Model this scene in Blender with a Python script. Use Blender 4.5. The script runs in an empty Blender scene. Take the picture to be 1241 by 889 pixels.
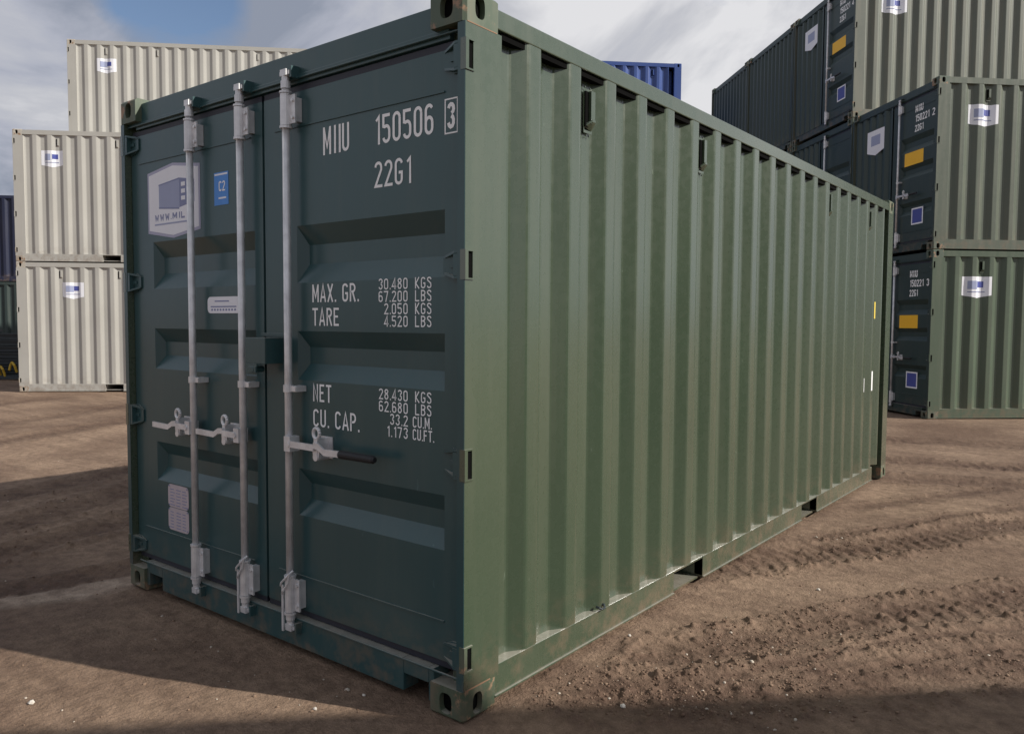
import bpy, bmesh, math, random
import numpy as np
from mathutils import Matrix, Vector
random.seed(7); RNG = np.random.default_rng(11)
S = bpy.context.scene
COL = S.collection
R = math.radians

# ------------------------------------------------------------------ camera
yaw, pit, rol = -0.6662, -0.0556, 0.0061
CAM = Vector((1.8467, -2.0775, 1.4419))
f = Vector((math.sin(yaw)*math.cos(pit), math.cos(yaw)*math.cos(pit), math.sin(pit)))
r0 = Vector((math.cos(yaw), -math.sin(yaw), 0)); u0 = r0.cross(f)
rr = r0*math.cos(rol) + u0*math.sin(rol); uu = -r0*math.sin(rol) + u0*math.cos(rol)
cd = bpy.data.cameras.new('camera'); cam = bpy.data.objects.new('camera', cd); COL.objects.link(cam)
mw = Matrix.Identity(4)
for i in range(3):
    mw[i][0], mw[i][1], mw[i][2], mw[i][3] = rr[i], uu[i], -f[i], CAM[i]
cam.matrix_world = mw
cd.sensor_width = 36; cd.lens = 36*964.03/1241; cd.clip_end = 6000; cd.clip_start = .05
S.camera = cam

# ------------------------------------------------------------------ sun, sky, exposure
SUN_AZ = Vector((.937, .35)); SUN_EL = R(33.4)
sd = bpy.data.lights.new('sun', 'SUN'); sd.energy = 4.7; sd.angle = R(.6); sd.color = (1, .95, .87)
so = bpy.data.objects.new('sun', sd); COL.objects.link(so)
sv = Vector((SUN_AZ.x*math.cos(SUN_EL), SUN_AZ.y*math.cos(SUN_EL), math.sin(SUN_EL)))
so.rotation_euler = sv.to_track_quat('Z', 'Y').to_euler(); so.location = (20, 8, 30)
S.view_settings.view_transform = 'Standard'; S.view_settings.look = 'None'
S.view_settings.gamma = 1; S.view_settings.exposure = 0.17

W = bpy.data.worlds.new('World'); S.world = W; W.use_nodes = True
nt = W.node_tree; nt.nodes.clear()
def N(nt, typ, **kw):
    n = nt.nodes.new(typ)
    for k, v in kw.items():
        if k.startswith('i_'):
            key = k[2:]; key = int(key) if key.isdigit() else key.replace('_', ' ')
            n.inputs[key].default_value = v
        else: setattr(n, k, v)
    return n
def ramp(nt, fac, stops, interp='LINEAR'):
    n = nt.nodes.new('ShaderNodeValToRGB'); n.color_ramp.interpolation = interp
    el = n.color_ramp.elements
    while len(el) < len(stops): el.new(.5)
    for e, (p, c) in zip(el, stops):
        e.position = p; e.color = (c, c, c, 1) if isinstance(c, (int, float)) else (*c, 1)
    nt.links.new(fac, n.inputs[0]); return n.outputs[0]
def mix(nt, a, b, fac, mode='MIX'):
    n = nt.nodes.new('ShaderNodeMix'); n.data_type = 'RGBA'; n.blend_type = mode
    for s, v in ((n.inputs[0], fac), (n.inputs[6], a), (n.inputs[7], b)):
        if isinstance(v, bpy.types.NodeSocket): nt.links.new(v, s)
        elif isinstance(v, (int, float)): s.default_value = v if s.type == 'VALUE' else (v, v, v, 1)
        else: s.default_value = (*v, 1)
    return n.outputs[2]
def mth(nt, op, a, b=0., c=0.):
    n = nt.nodes.new('ShaderNodeMath'); n.operation = op
    for s, v in zip(n.inputs, (a, b, c)):
        if isinstance(v, bpy.types.NodeSocket): nt.links.new(v, s)
        else: s.default_value = v
    return n.outputs[0]
sky = N(nt, 'ShaderNodeTexSky', sky_type='NISHITA', sun_disc=False, sun_elevation=SUN_EL,
        sun_rotation=math.atan2(SUN_AZ.x, SUN_AZ.y), dust_density=1.0, ozone_density=2.0)
tc = N(nt, 'ShaderNodeTexCoord')
mp = N(nt, 'ShaderNodeMapping'); mp.inputs['Scale'].default_value = (1, 1, 2.4)
nt.links.new(tc.outputs['Generated'], mp.inputs[0])
n1 = N(nt, 'ShaderNodeTexNoise', i_Scale=2.1, i_Detail=7., i_Roughness=.52, i_Distortion=.25)
n2 = N(nt, 'ShaderNodeTexNoise', i_Scale=3.1, i_Detail=8., i_Roughness=.56, i_Distortion=.5)
mp2 = N(nt, 'ShaderNodeMapping'); mp2.inputs['Location'].default_value = (4.3, 1.7, 2.2); mp2.inputs['Scale'].default_value = (1, 1, 2)
nt.links.new(tc.outputs['Generated'], mp2.inputs[0])
nt.links.new(mp.outputs[0], n1.inputs['Vector']); nt.links.new(mp2.outputs[0], n2.inputs['Vector'])
def pixdir(x, y):
    return (f + rr*((x-620.5)/964.03) - uu*((y-444.5)/964.03)).normalized()
def gap(px, py, cosr0, cosr1):       # an opening in the cloud deck round one direction of the sky
    d = N(nt, 'ShaderNodeVectorMath', operation='DOT_PRODUCT')
    nt.links.new(tc.outputs['Generated'], d.inputs[0]); d.inputs[1].default_value = pixdir(px, py)
    m = N(nt, 'ShaderNodeMapRange', i_1=cosr0, i_2=cosr1, interpolation_type='SMOOTHSTEP')
    nt.links.new(d.outputs['Value'], m.inputs[0]); return m.outputs[0]
g = mth(nt, 'ADD', gap(200, 12, .9940, .9997), mth(nt, 'MULTIPLY', gap(62, 84, .9978, .9999), .75))
g = mth(nt, 'ADD', g, mth(nt, 'MULTIPLY', gap(-900, -1400, .90, .99), .9))
cover = mth(nt, 'ADD', mth(nt, 'SUBTRACT', mth(nt, 'MULTIPLY_ADD', n1.outputs[0], 1.9, -.45), mth(nt, 'MULTIPLY', g, .42)), .26)
cov = ramp(nt, cover, [(.30, 0.), (.50, 1.)])
brd = mth(nt, 'MULTIPLY', mth(nt, 'ADD', gap(840, 10, .975, .9995), mth(nt, 'MULTIPLY', gap(20, 110, .99, .9998), .45)), .22)
drk = mth(nt, 'MULTIPLY', gap(70, -40, .95, .999), .17)
tone = mth(nt, 'SUBTRACT', mth(nt, 'ADD', mth(nt, 'MULTIPLY_ADD', n2.outputs[0], 1.75, -.375), brd), drk)
cc = ramp(nt, tone, [(.32, (2.5, 2.8, 3.5)), (.47, (3.9, 4.1, 4.8)), (.60, (4.9, 5.0, 5.4)), (.78, (6.9, 6.9, 7.1))])
# colour ramps clamp nothing above one, so the ramp holds the tone and the gain below sets cloud brightness
for nd in nt.nodes:
    if nd.bl_idname == 'ShaderNodeValToRGB' and nd.outputs[0] == cc:
        for e_ in nd.color_ramp.elements: e_.color = (e_.color[0]/9, e_.color[1]/9, e_.color[2]/9, 1)
ccg = mix(nt, cc, (9., 9., 9.), 1., 'MULTIPLY')
skc = mix(nt, sky.outputs[0], (1.05, 1.0, 1.0), 1., 'MULTIPLY')
final = mix(nt, skc, ccg, cov)
bg = N(nt, 'ShaderNodeBackground', i_Strength=.097)
nt.links.new(final, bg.inputs[0])
ow = N(nt, 'ShaderNodeOutputWorld'); nt.links.new(bg.outputs[0], ow.inputs[0])

# ------------------------------------------------------------------ mesh helpers
class MB:
    def __init__(s): s.v = []; s.f = []
    def add(s, vs, fs):
        o = len(s.v); s.v += [tuple(p) for p in vs]; s.f += [tuple(i+o for i in q) for q in fs]; return s
    def poly(s, pts): return s.add(pts, [tuple(range(len(pts)))])
    def box(s, x0, x1, y0, y1, z0, z1):
        return s.add([(x, y, z) for x in (x0, x1) for y in (y0, y1) for z in (z0, z1)],
                     [(0, 1, 3, 2), (4, 6, 7, 5), (0, 4, 5, 1), (2, 3, 7, 6), (0, 2, 6, 4), (1, 5, 7, 3)])
    def tube(s, p, q, r, n=12, r2=None, cap=True):
        p, q = Vector(p), Vector(q); d = (q-p).normalized()
        a = d.orthogonal().normalized(); b = d.cross(a); r2 = r if r2 is None else r2
        vs = [tuple(p+(a*math.cos(t)+b*math.sin(t))*r) for t in [2*math.pi*i/n for i in range(n)]]
        vs += [tuple(q+(a*math.cos(t)+b*math.sin(t))*r2) for t in [2*math.pi*i/n for i in range(n)]]
        fs = [(i, (i+1) % n, n+(i+1) % n, n+i) for i in range(n)]
        if cap: fs += [tuple(range(n))[::-1], tuple(range(n, 2*n))]
        return s.add(vs, fs)
    def prism(s, pts, d):     # polygon extruded by vector d
        n = len(pts); d = Vector(d); vs = [tuple(p) for p in pts]+[tuple(Vector(p)+d) for p in pts]
        return s.add(vs, [tuple(range(n)), tuple(range(n, 2*n))[::-1]]+[(i, (i+1) % n, n+(i+1) % n, n+i) for i in range(n)])
    def path(s, pts, r, n=8):
        for a, b in zip(pts, pts[1:]): s.tube(a, b, r, n)
        return s
    def mesh(s, name, mat, normals=True):
        me = bpy.data.meshes.new(name); me.from_pydata(s.v, [], s.f)
        if normals:
            bm = bmesh.new(); bm.from_mesh(me); bmesh.ops.recalc_face_normals(bm, faces=bm.faces); bm.to_mesh(me); bm.free()
        me.materials.append(mat); me.update(); return me
CACHE = {}
def part(name, key, fn, mat, parent, loc=(0, 0, 0), rot=None, label=None, bev=0, smooth=False):
    k = (name, key, mat.name)
    if k not in CACHE:
        m = MB(); fn(m); me = m.mesh(name, mat)
        if smooth:
            for p in me.polygons: p.use_smooth = len(p.vertices) == 4
        CACHE[k] = me
    o = bpy.data.objects.new(name, CACHE[k]); COL.objects.link(o); o.parent = parent; o.location = loc
    if rot: o.rotation_euler = rot
    if label: o['label'] = label
    if bev:
        b = o.modifiers.new('bevel', 'BEVEL'); b.width = bev; b.segments = 2; b.limit_method = 'ANGLE'; b.angle_limit = R(40)
    return o
def tag(o, label=None, cat=None, group=None, kind=None):
    for k, v in (('label', label), ('category', cat), ('group', group), ('kind', kind)):
        if v: o[k] = v
    return o
def empty(name, loc, rz=0):
    o = bpy.data.objects.new(name, None); COL.objects.link(o); o.location = loc; o.rotation_euler = (0, 0, rz); o.empty_display_size = .2; return o

# ------------------------------------------------------------------ materials
def newmat(name):
    m = bpy.data.materials.new(name); m.use_nodes = True; t = m.node_tree; t.nodes.clear()
    b = N(t, 'ShaderNodeBsdfPrincipled'); o = N(t, 'ShaderNodeOutputMaterial'); t.links.new(b.outputs[0], o.inputs[0]); return m, t, b
def coords(t, scale=(1, 1, 1)):
    c = N(t, 'ShaderNodeTexCoord'); oi = N(t, 'ShaderNodeObjectInfo')
    m = N(t, 'ShaderNodeMapping'); m.inputs['Scale'].default_value = scale
    t.links.new(c.outputs['Object'], m.inputs[0])
    cb = N(t, 'ShaderNodeCombineXYZ'); k = mth(t, 'MULTIPLY', oi.outputs['Random'], 37.)
    for i in range(3): t.links.new(k, cb.inputs[i])
    t.links.new(cb.outputs[0], m.inputs['Location']); return m.outputs[0]
def noise(t, vec, sc, det=4., rough=.55, dist=0.):
    n = N(t, 'ShaderNodeTexNoise', i_Scale=sc, i_Detail=det, i_Roughness=rough, i_Distortion=dist)
    t.links.new(vec, n.inputs['Vector']); return n.outputs[0]
def bump(t, b, h, dist, strength=1.):
    n = N(t, 'ShaderNodeBump', i_Strength=strength, i_Distance=dist); t.links.new(h, n.inputs['Height'])
    t.links.new(n.outputs[0], b.inputs['Normal']); return n
def paint(name, base, rough=.38, dust=(.30, .25, .19), dusta=.16, rust=0., scratch=.5, spec=.5, coat=0., wav=.4):
    m, t, b = newmat(name)
    v = coords(t); vs = coords(t, (5., 5., .35))
    big = noise(t, v, 1.3, 3.); fine = noise(t, v, 26., 5.); st = noise(t, vs, 2.2, 5., .6)
    c = mix(t, [x*.96 for x in base], [min(1, x*1.04) for x in base], ramp(t, big, [(.35, 0.), (.65, 1.)]))
    d = mth(t, 'MULTIPLY', ramp(t, st, [(.46, 0.), (.74, 1.)]), dusta)
    d = mth(t, 'ADD', d, mth(t, 'MULTIPLY', ramp(t, fine, [(.5, 0.), (.8, 1.)]), dusta*.3))
    c = mix(t, c, dust, d)
    oc = N(t, 'ShaderNodeTexCoord'); oz = N(t, 'ShaderNodeSeparateXYZ'); t.links.new(oc.outputs['Object'], oz.inputs[0])   # mud thrown up along the foot
    mud = mth(t, 'MULTIPLY', ramp(t, oz.outputs[2], [(.02, 1.), (.34, 0.)]), ramp(t, noise(t, v, 9., 6., .7), [(.45, 0.), (.62, 1.)]))
    c = mix(t, c, (.20, .14, .095), mth(t, 'MULTIPLY', mud, .55))
    if scratch:   # small pale nicks and rubs
        vn = coords(t, (1., 1., .22)); sc = noise(t, vn, 42., 3., .6)
        c = mix(t, c, [min(1, x*2.0+.10) for x in base], mth(t, 'MULTIPLY', ramp(t, sc, [(.735, 0.), (.76, 1.)]), scratch))
    if rust:
        rn = noise(t, v, 13., 6., .65); rm = ramp(t, rn, [(.62-rust*.16, 0.), (.68-rust*.14, 1.)])
        rc = mix(t, (.14, .065, .035), (.40, .27, .17), fine); c = mix(t, c, rc, rm)
    gn = N(t, 'ShaderNodeNewGeometry'); sx_ = N(t, 'ShaderNodeSeparateXYZ'); t.links.new(gn.outputs['True Normal'], sx_.inputs[0])
    c = mix(t, c, (.42, .39, .33), mth(t, 'MULTIPLY', ramp(t, sx_.outputs[2], [(.80, 0.), (.95, 1.)]), mth(t, 'ADD', mth(t, 'MULTIPLY', fine, .5), .35)))
    t.links.new(c, b.inputs['Base Color'])
    rg = mth(t, 'ADD', mth(t, 'MULTIPLY', fine, .16), rough-.06); rg = mth(t, 'ADD', rg, mth(t, 'MULTIPLY', d, .8))
    t.links.new(rg, b.inputs['Roughness']); b.inputs['Specular IOR Level'].default_value = spec
    b.inputs['Coat Weight'].default_value = coat; b.inputs['Coat Roughness'].default_value = .20
    hh = mth(t, 'ADD', mth(t, 'MULTIPLY', noise(t, v, 1.5, 1., .3), .5), mth(t, 'MULTIPLY', noise(t, v, 160., 2.), .005))
    bump(t, b, hh, .010, wav)
    return m
def plain(name, c, rough=.5, metal=0., var=.12, bsc=60., bd=.0006):
    m, t, b = newmat(name); v = coords(t); n = noise(t, v, 18., 4.)
    t.links.new(mix(t, [x*(1-var) for x in c], [min(1, x*(1+var)) for x in c], n), b.inputs['Base Color'])
    b.inputs['Roughness'].default_value = rough; b.inputs['Metallic'].default_value = metal
    bump(t, b, noise(t, v, bsc, 3.), bd, .6); return m
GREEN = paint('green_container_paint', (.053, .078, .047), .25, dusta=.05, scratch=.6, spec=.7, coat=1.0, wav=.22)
GREEN_SHADED = paint('green_container_paint_shaded', (.028, .076, .081), .32, dusta=.05, scratch=.25, spec=.4, coat=.35, wav=.3)  # same green as the sides, darkened and blued for the shaded end
GREEN_CAST = paint('green_casting_paint', (.068, .098, .062), .45, rust=.40, dusta=.35)
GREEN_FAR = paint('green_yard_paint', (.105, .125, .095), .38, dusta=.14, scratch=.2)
GREEN_FAR_B = paint('green_faded_yard_paint', (.125, .138, .112), .45, dusta=.24, scratch=.3)
GREEN_FAR_C = paint('green_fresh_yard_paint', (.088, .118, .082), .34, dusta=.09, scratch=.2)
GREEN_FAR_SHADED = paint('green_yard_paint_shaded', (.028, .051, .047), .42, dusta=.05, scratch=.2)  # the yard green again, darkened for the ends turned from the sun
GREEN_FAR_CAST = paint('green_yard_casting_paint', (.085, .115, .085), .5, rust=.4, dusta=.2)
CREAM = paint('cream_container_paint', (.43, .42, .385), .5, dust=(.34, .30, .25), dusta=.16, scratch=.2)
CREAM_CAST = paint('cream_casting_paint', (.48, .45, .39), .55, dust=(.3, .2, .12), rust=.5, dusta=.4)
BLUE = paint('blue_container_paint', (.040, .082, .27), .3, dusta=.06)
NAVY = paint('navy_container_paint', (.013, .018, .048), .5, dusta=.05)
DKGREEN = paint('dark_green_container_paint', (.030, .048, .045), .5, dusta=.1)
GALV = plain('galvanised_steel', (.72, .71, .73), .36, .35, .42)
RUST = plain('rusty_weld', (.26, .15, .09), .8, var=.4)
RUBBER = plain('black_rubber', (.014, .014, .016), .6)
DARK = plain('shade_and_floor_black', (.005, .005, .005), .95); DARK.node_tree.nodes['Principled BSDF'].inputs['Specular IOR Level'].default_value = .05  # near-black for shade filled into holes and under the rail; also the floor
GASKET = plain('rubber_gasket', (.020, .022, .034), .55)
WHITE = plain('white_lettering', (.92, .93, .93), .55, var=.08)
STICKER = plain('white_sticker_vinyl', (.84, .85, .90), .45, var=.04)
STICKER_EDGE = plain('sticker_border', (.42, .42, .56), .5, var=.05)
LOGO_GREY = plain('sticker_grey_print', (.22, .25, .42), .5, var=.05)
LOGO_LIGHT = plain('sticker_light_print', (.34, .38, .55), .5, var=.05)
LOGO_BLUE = plain('sticker_blue_print', (.07, .09, .34), .5, var=.1)
SKYBLUE = plain('blue_sticker_vinyl', (.07, .27, .72), .45, var=.1)
PLATE = plain('aluminium_plate', (.56, .50, .54), .45, .3, .1)
PRINT = plain('dark_print', (.10, .10, .13), .6)
ORANGE = plain('orange_sticker_vinyl', (.95, .53, .03), .5, var=.06)
YELLOW = plain('yellow_sticker_vinyl', (.75, .58, .10), .5, var=.06)
YPAINT = plain('yellow_machine_paint', (.55, .36, .03), .5, var=.3)
STEEL = plain('dark_painted_steel', (.030, .040, .045), .5, var=.4)

# ------------------------------------------------------------------ lettering: a condensed stencil face built from strokes
def arc(cx, cy, rx, ry, a0, a1, n=7):
    return [(cx+rx*math.cos(R(a0+(a1-a0)*i/n)), cy+ry*math.sin(R(a0+(a1-a0)*i/n))) for i in range(n+1)]
w_, t_ = .42, .12
h_ = t_/2; X0, X1, XM, Y0, Y1, YM = h_, w_-h_, w_/2, h_, 1-h_, .52
rx, ry = (X1-X0)/2, .16
G = {
 '0': [arc(XM, Y1-ry, rx, ry, 0, 180)+arc(XM, Y0+ry, rx, ry, 180, 360)+[(X1, Y1-ry)]],
 '1': [[(XM-.10, .80), (XM+.04, Y1), (XM+.04, 0)]],
 '2': [arc(XM, Y1-ry, rx, ry, 180, 0)+[(X1, .68), (X0, Y0), (w_, Y0)]],
 '3': [arc(XM, Y1-ry, rx, ry+.02, 170, -80), arc(XM, Y0+ry+.06, rx, ry+.06, 85, -170)],
 '4': [[(X1-.06, 0), (X1-.06, 1), (X0-.02, .26), (w_, .26)]],
 '5': [[(w_-.03, Y1), (X0, Y1), (X0, .58)]+arc(XM, .42, rx, .16, 120, 0)+arc(XM, Y0+ry, rx, ry, 0, -170)],
 '6': [arc(XM, Y1-ry, rx, ry, 25, 180)+arc(XM, Y0+ry, rx, ry, 180, 360)+[(X1, .40)], arc(XM, .40, rx, .16, 0, 165)],
 '7': [[(0, Y1), (X1, Y1), (XM-.04, 0)]],
 '8': [arc(XM, .76, rx-.01, .18, -90, 270), arc(XM, .30, rx, .24, 90, 450)],
 'A': [[(X0-.03, 0), (XM, 1-.02), (X1+.03, 0)], [(X0+.05, .28), (X1-.05, .28)]],
 'B': [[(X0, 0), (X0, Y1), (XM, Y1)]+arc(XM, .75, rx, .19, 90, -90), [(X0, Y0), (XM, Y0)]+arc(XM, .30, rx, .24, -90, 90)+[(X0, .54)]],
 'C': [arc(XM, Y1-ry, rx, ry, 5, 180)+arc(XM, Y0+ry, rx, ry, 180, 355)],
 'E': [[(w_-.04, Y1), (X0, Y1), (X0, Y0), (w_-.04, Y0)], [(X0, YM), (X1-.04, YM)]],
 'F': [[(w_-.04, Y1), (X0, Y1), (X0, 0)], [(X0, YM), (X1-.04, YM)]],
 'G': [arc(XM, Y1-ry, rx, ry, 5, 180)+arc(XM, Y0+ry, rx, ry, 180, 360)+[(X1, .46), (XM, .46)]],
 'I': [[(XM, 0), (XM, 1)]],
 'K': [[(X0, 0), (X0, 1)], [(X1, 1), (X0+.03, .46), (X1+.02, 0)]],
 'L': [[(X0, 1), (X0, Y0), (w_-.04, Y0)]],
 'M': [[(X0, 0), (X0, 1)], [(X0, .97), (XM+.04, .28), (w_+.02, .97)], [(w_+.02, 1), (w_+.02, 0)]],
 'N': [[(X0, 0), (X0, .96), (X1, .04), (X1, 1)]],
 'P': [[(X0, 0), (X0, Y1), (XM, Y1)]+arc(XM, .72, rx, .22, 90, -90)+[(X0, .50)]],
 'R': [[(X0, 0), (X0, Y1), (XM, Y1)]+arc(XM, .74, rx, .20, 90, -90)+[(X0, .54)], [(XM, .52), (X1+.02, 0)]],
 'S': [arc(XM, Y1-ry, rx, ry, 0, 200)+[(X1-.02, .44)]+arc(XM, Y0+ry, rx, ry, 10, -180)],
 'T': [[(0, Y1), (w_, Y1)], [(XM, Y1), (XM, 0)]],
 'U': [[(X0, 1)]+arc(XM, Y0+ry, rx, ry, 180, 360)+[(X1, 1)]],
 'W': [[(X0, 1), (X0+.07, .05), (XM, .7), (X1-.03, .05), (X1+.04, 1)]],
 'X': [[(X0-.02, 0), (X1+.02, 1)], [(X0-.02, 1), (X1+.02, 0)]],
 '.': [[(.07, 0), (.07, .13)]],
}
ADV = {'I': .28, '1': .42, '.': .20, 'M': .60, ' ': .34, 'W': .56}
def tw(s): return sum(ADV.get(c, .52) for c in s)
def letters(m, s, x0, x1, z, h, y, thick=1.):
    k = (x1-x0)/(tw(s)-.08); x = x0; lift = 0
    for c in s:
        off = -.07*k if c in 'I' else 0
        for st in G.get(c, []):
            P = [Vector((x+off+a*k, z+b*h)) for a, b in st]; th = .072*h*thick; L = []; Rr = []
            for i, p in enumerate(P):
                d0 = (P[i]-P[i-1]).normalized() if i else None; d1 = (P[i+1]-P[i]).normalized() if i+1 < len(P) and (P[i+1]-P[i]).length > 1e-9 else None
                d0 = d0 or d1; d1 = d1 or d0
                t = (d0+d1); t = t.normalized() if t.length > .2 else d1
                n = Vector((-t.y, t.x)); k2 = min(1.9, 1/max(.3, n.dot(Vector((-d1.y, d1.x)))))
                L.append(p+n*th*k2); Rr.append(p-n*th*k2)
            yy = y-lift*.00012; lift = (lift+1) % 4; n = len(P)
            m.add([(q.x, yy, q.y) for q in L]+[(q.x, yy, q.y) for q in Rr], [(i, i+1, n+i+1, n+i) for i in range(n-1)])
        x += ADV.get(c, .52)*k
    return m

# ------------------------------------------------------------------ container geometry (metres; local x=0 long side, y=0 door end)
LN, WD, HT = 6.058, 2.438, 2.591
def plate_holes(m, to3, u0, u1, v0, v1, holes, depth, cap=True):
    # rectangular sheet with rectangular openings that run back by depth; to3(u, v, d) -> xyz
    us = sorted({u0, u1, *[h[0] for h in holes], *[h[1] for h in holes]}); vs = sorted({v0, v1, *[h[2] for h in holes], *[h[3] for h in holes]})
    for a, b in zip(us, us[1:]):
        for c, d in zip(vs, vs[1:]):
            mu, mv = (a+b)/2, (c+d)/2
            if any(h[0] < mu < h[1] and h[2] < mv < h[3] for h in holes): continue
            m.poly([to3(a, c, 0), to3(b, c, 0), to3(b, d, 0), to3(a, d, 0)])
    for h in holes:
        a, b, c, d = h[:4]; q = [(a, c), (b, c), (b, d), (a, d)]
        for i in range(4):
            p0, p1 = q[i], q[(i+1) % 4]; m.poly([to3(*p0, 0), to3(*p1, 0), to3(*p1, depth), to3(*p0, depth)])
        if cap: m.poly([to3(*p, depth) for p in q])
def plate_oval(m, to3, w, h, cu, cv, a, b, depth, cap=True):
    angs = [2*math.pi*i/28 for i in range(28)]
    for cx, cy in ((0, 0), (w, 0), (w, h), (0, h)): angs.append(math.atan2(cy-cv, cx-cu) % (2*math.pi))
    angs = sorted(set(angs)); out = []; inn = []
    for t in angs:
        c, s = math.cos(t), math.sin(t)
        k = min([(w-cu)/c if c > 1e-9 else 1e9, -cu/c if c < -1e-9 else 1e9, (h-cv)/s if s > 1e-9 else 1e9, -cv/s if s < -1e-9 else 1e9])
        out.append((cu+c*k, cv+s*k))
        e = (abs(c)**3+abs(s)**3)**(-1/3); inn.append((cu+a*c*e, cv+b*s*e))
    n = len(angs)
    for i in range(n):
        j = (i+1) % n
        m.poly([to3(*out[i], 0), to3(*out[j], 0), to3(*inn[j], 0), to3(*inn[i], 0)])
        m.poly([to3(*inn[i], 0), to3(*inn[j], 0), to3(*inn[j], depth), to3(*inn[i], depth)])
    if cap: m.poly([to3(*p, depth) for p in inn])
def casting_shade(m, sx, sy, sz):  # solid black block: shade filled in behind the casting holes
    fx = (lambda u: -u) if sx else (lambda u: -WD+u); fy = (lambda v: v) if not sy else (lambda v: LN-v); fz = (lambda w: w) if not sz else (lambda w: HT-w)
    m.box(*sorted((fx(.0235), fx(.155))), *sorted((fy(.0235), fy(.17))), *sorted((fz(.0235), fz(.112))))
def casting(m, sx, sy, sz):
    # sx 1: at x=0 side; sy 0: at the door end; sz 0: bottom
    fx = (lambda u: -u) if sx else (lambda u: -WD+u)
    fy = (lambda v: v) if not sy else (lambda v: LN-v)
    fz = (lambda w: w) if not sz else (lambda w: HT-w)
    A, B, Hh = .162, .178, .118
    e = .012  # chamfer of the outer vertical edge and of the outer top/bottom edges
    plate_oval(m, lambda u, v, d: (fx(d), fy(e+u), fz(e+v)), B-e, Hh-e, .080-e, .056-e, .026, .039, .024, False)
    plate_oval(m, lambda u, v, d: (fx(e+u), fy(d), fz(e+v)), A-e, Hh-e, .086-e, .056-e, .030, .038, .024, False)
    plate_oval(m, lambda u, v, d: (fx(e+u), fy(e+v), fz(d)), A-e, B-e, .08, .088, .032, .055, .024, False)
    P = lambda u, v, w: (fx(u), fy(v), fz(w))
    m.poly([P(0, e, e), P(0, e, Hh), P(e, 0, Hh), P(e, 0, e)])
    m.poly([P(0, e, e), P(0, B, e), P(e, B, 0), P(e, e, 0)])
    m.poly([P(e, 0, e), P(A, 0, e), P(A, e, 0), P(e, e, 0)])
    m.poly([P(0, e, e), P(e, 0, e), P(e, e, 0)])
    m.poly([P(A, 0, e), P(A, 0, Hh), P(A, B, Hh), P(A, B, 0), P(A, e, 0)])
    m.poly([P(0, B, e), P(0, B, Hh), P(A, B, Hh), P(A, B, 0), P(e, B, 0)])
    m.poly([P(0, e, Hh), P(0, B, Hh), P(A, B, Hh), P(A, 0, Hh), P(e, 0, Hh)])
HZ = [(2.315, 2.41), (1.597, 1.69), (.886, .988), (.193, .276)]        # hinge heights
YD = .038                                                                # door skin plane
def front_post(m, side):
    # channel post on the door end; slots where the hinge lugs sit
    X = (lambda x: -x) if side else (lambda x: -WD+x)
    z0, z1 = .118, HT-.118
    if side: plate_holes(m, lambda u, v, d: (-d, u, v), .004, .20, z0, z1, [(.017, .045, a, b) for a, b in HZ], .03)
    else: plate_holes(m, lambda u, v, d: (-WD+d, u, v), .004, .20, z0, z1, [(.017, .045, a, b) for a, b in HZ], .03)
    for a, b in ((.20, .05),):
        m.poly([(X(0), a, z0), (X(0), a, z1), (X(b), a, z1), (X(b), a, z0)])
    m.poly([(X(0), .004, z0), (X(0), .004, z1), (X(.034), .004, z1), (X(.034), .004, z0)])
    m.poly([(X(.034), .004, z0), (X(.034), .004, z1), (X(.034), .06, z1), (X(.034), .06, z0)])
    m.poly([(X(.034), .058, z0), (X(.034), .058, z1), (X(.10), .058, z1), (X(.10), .058, z0)])
def rear_post(m, side):
    X = (lambda x: -x) if side else (lambda x: -WD+x)
    m.box(*sorted((X(0), X(.10))), LN-.178, LN-.006, .118, HT-.118)
    m.box(*sorted((X(.24), X(.25))), 5.70, LN-.178, .118, HT-.118)
PITCH = .2814
def side_profile(y0, y1, first=.447, depth=.046, rnd=.010):
    # (y, depth) vertices of the pressed sheet, bends rounded
    pts = []
    k = -2
    while first+k*PITCH < y1+PITCH:
        s = first+k*PITCH
        for dy, dp in ((0, 0), (.068, depth), (.138, depth), (.206, 0)): pts.append((s+dy, dp))
        k += 1
    def at(y):
        for (a, da), (b, db) in zip(pts, pts[1:]):
            if a <= y <= b: return da+(db-da)*(y-a)/(b-a)
        return 0
    out = [(y0, at(y0))]
    for i in range(1, len(pts)-1):
        p = Vector(pts[i]); a = Vector(pts[i-1]); b = Vector(pts[i+1])
        if not (y0+rnd < p.x < y1-rnd): continue
        q0 = p+(a-p).normalized()*rnd; q1 = p+(b-p).normalized()*rnd; mid = (q0+q1+p*2)/4
        out += [tuple(q0), tuple(mid), tuple(q1)]
    out.append((y1, at(y1))); return out
def side_panel(m, side, depth=.046, z0=.158, z1=2.492, y0=.20, y1=5.735):
    pr = side_profile(y0, y1, depth=depth); n = len(pr)
    X = (lambda d: -.004-d) if side else (lambda d: -WD+.004+d)
    zs = [z0, z1]
    m.add([(X(d), y, z) for z in zs for y, d in pr], [(i, i+1, n+i+1, n+i) for i in range(n-1)])
    m.poly([(X(0), y1, z0), (X(.1), y1, z0), (X(.1), y1, z1), (X(0), y1, z1)])
def end_panel(m, x0, x1, y, z0=.16, z1=2.49, depth=.042, pitch=.205):
    pts = []; x = x0
    w = pitch
    pts.append((x0, 0))
    n = max(1, int(round((x1-x0-.04)/w))); w = (x1-x0-.04)/n
    for i in range(n):
        s = x0+.02+i*w
        for a, d in ((.12, 0), (.38, depth), (.62, depth), (.88, 0)): pts.append((s+a*w, d))
    pts.append((x1, 0)); k = len(pts)
    m.add([(a, y+d, z) for z in (z0, z1) for a, d in pts], [(i, i+1, k+i+1, k+i) for i in range(k-1)])
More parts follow.
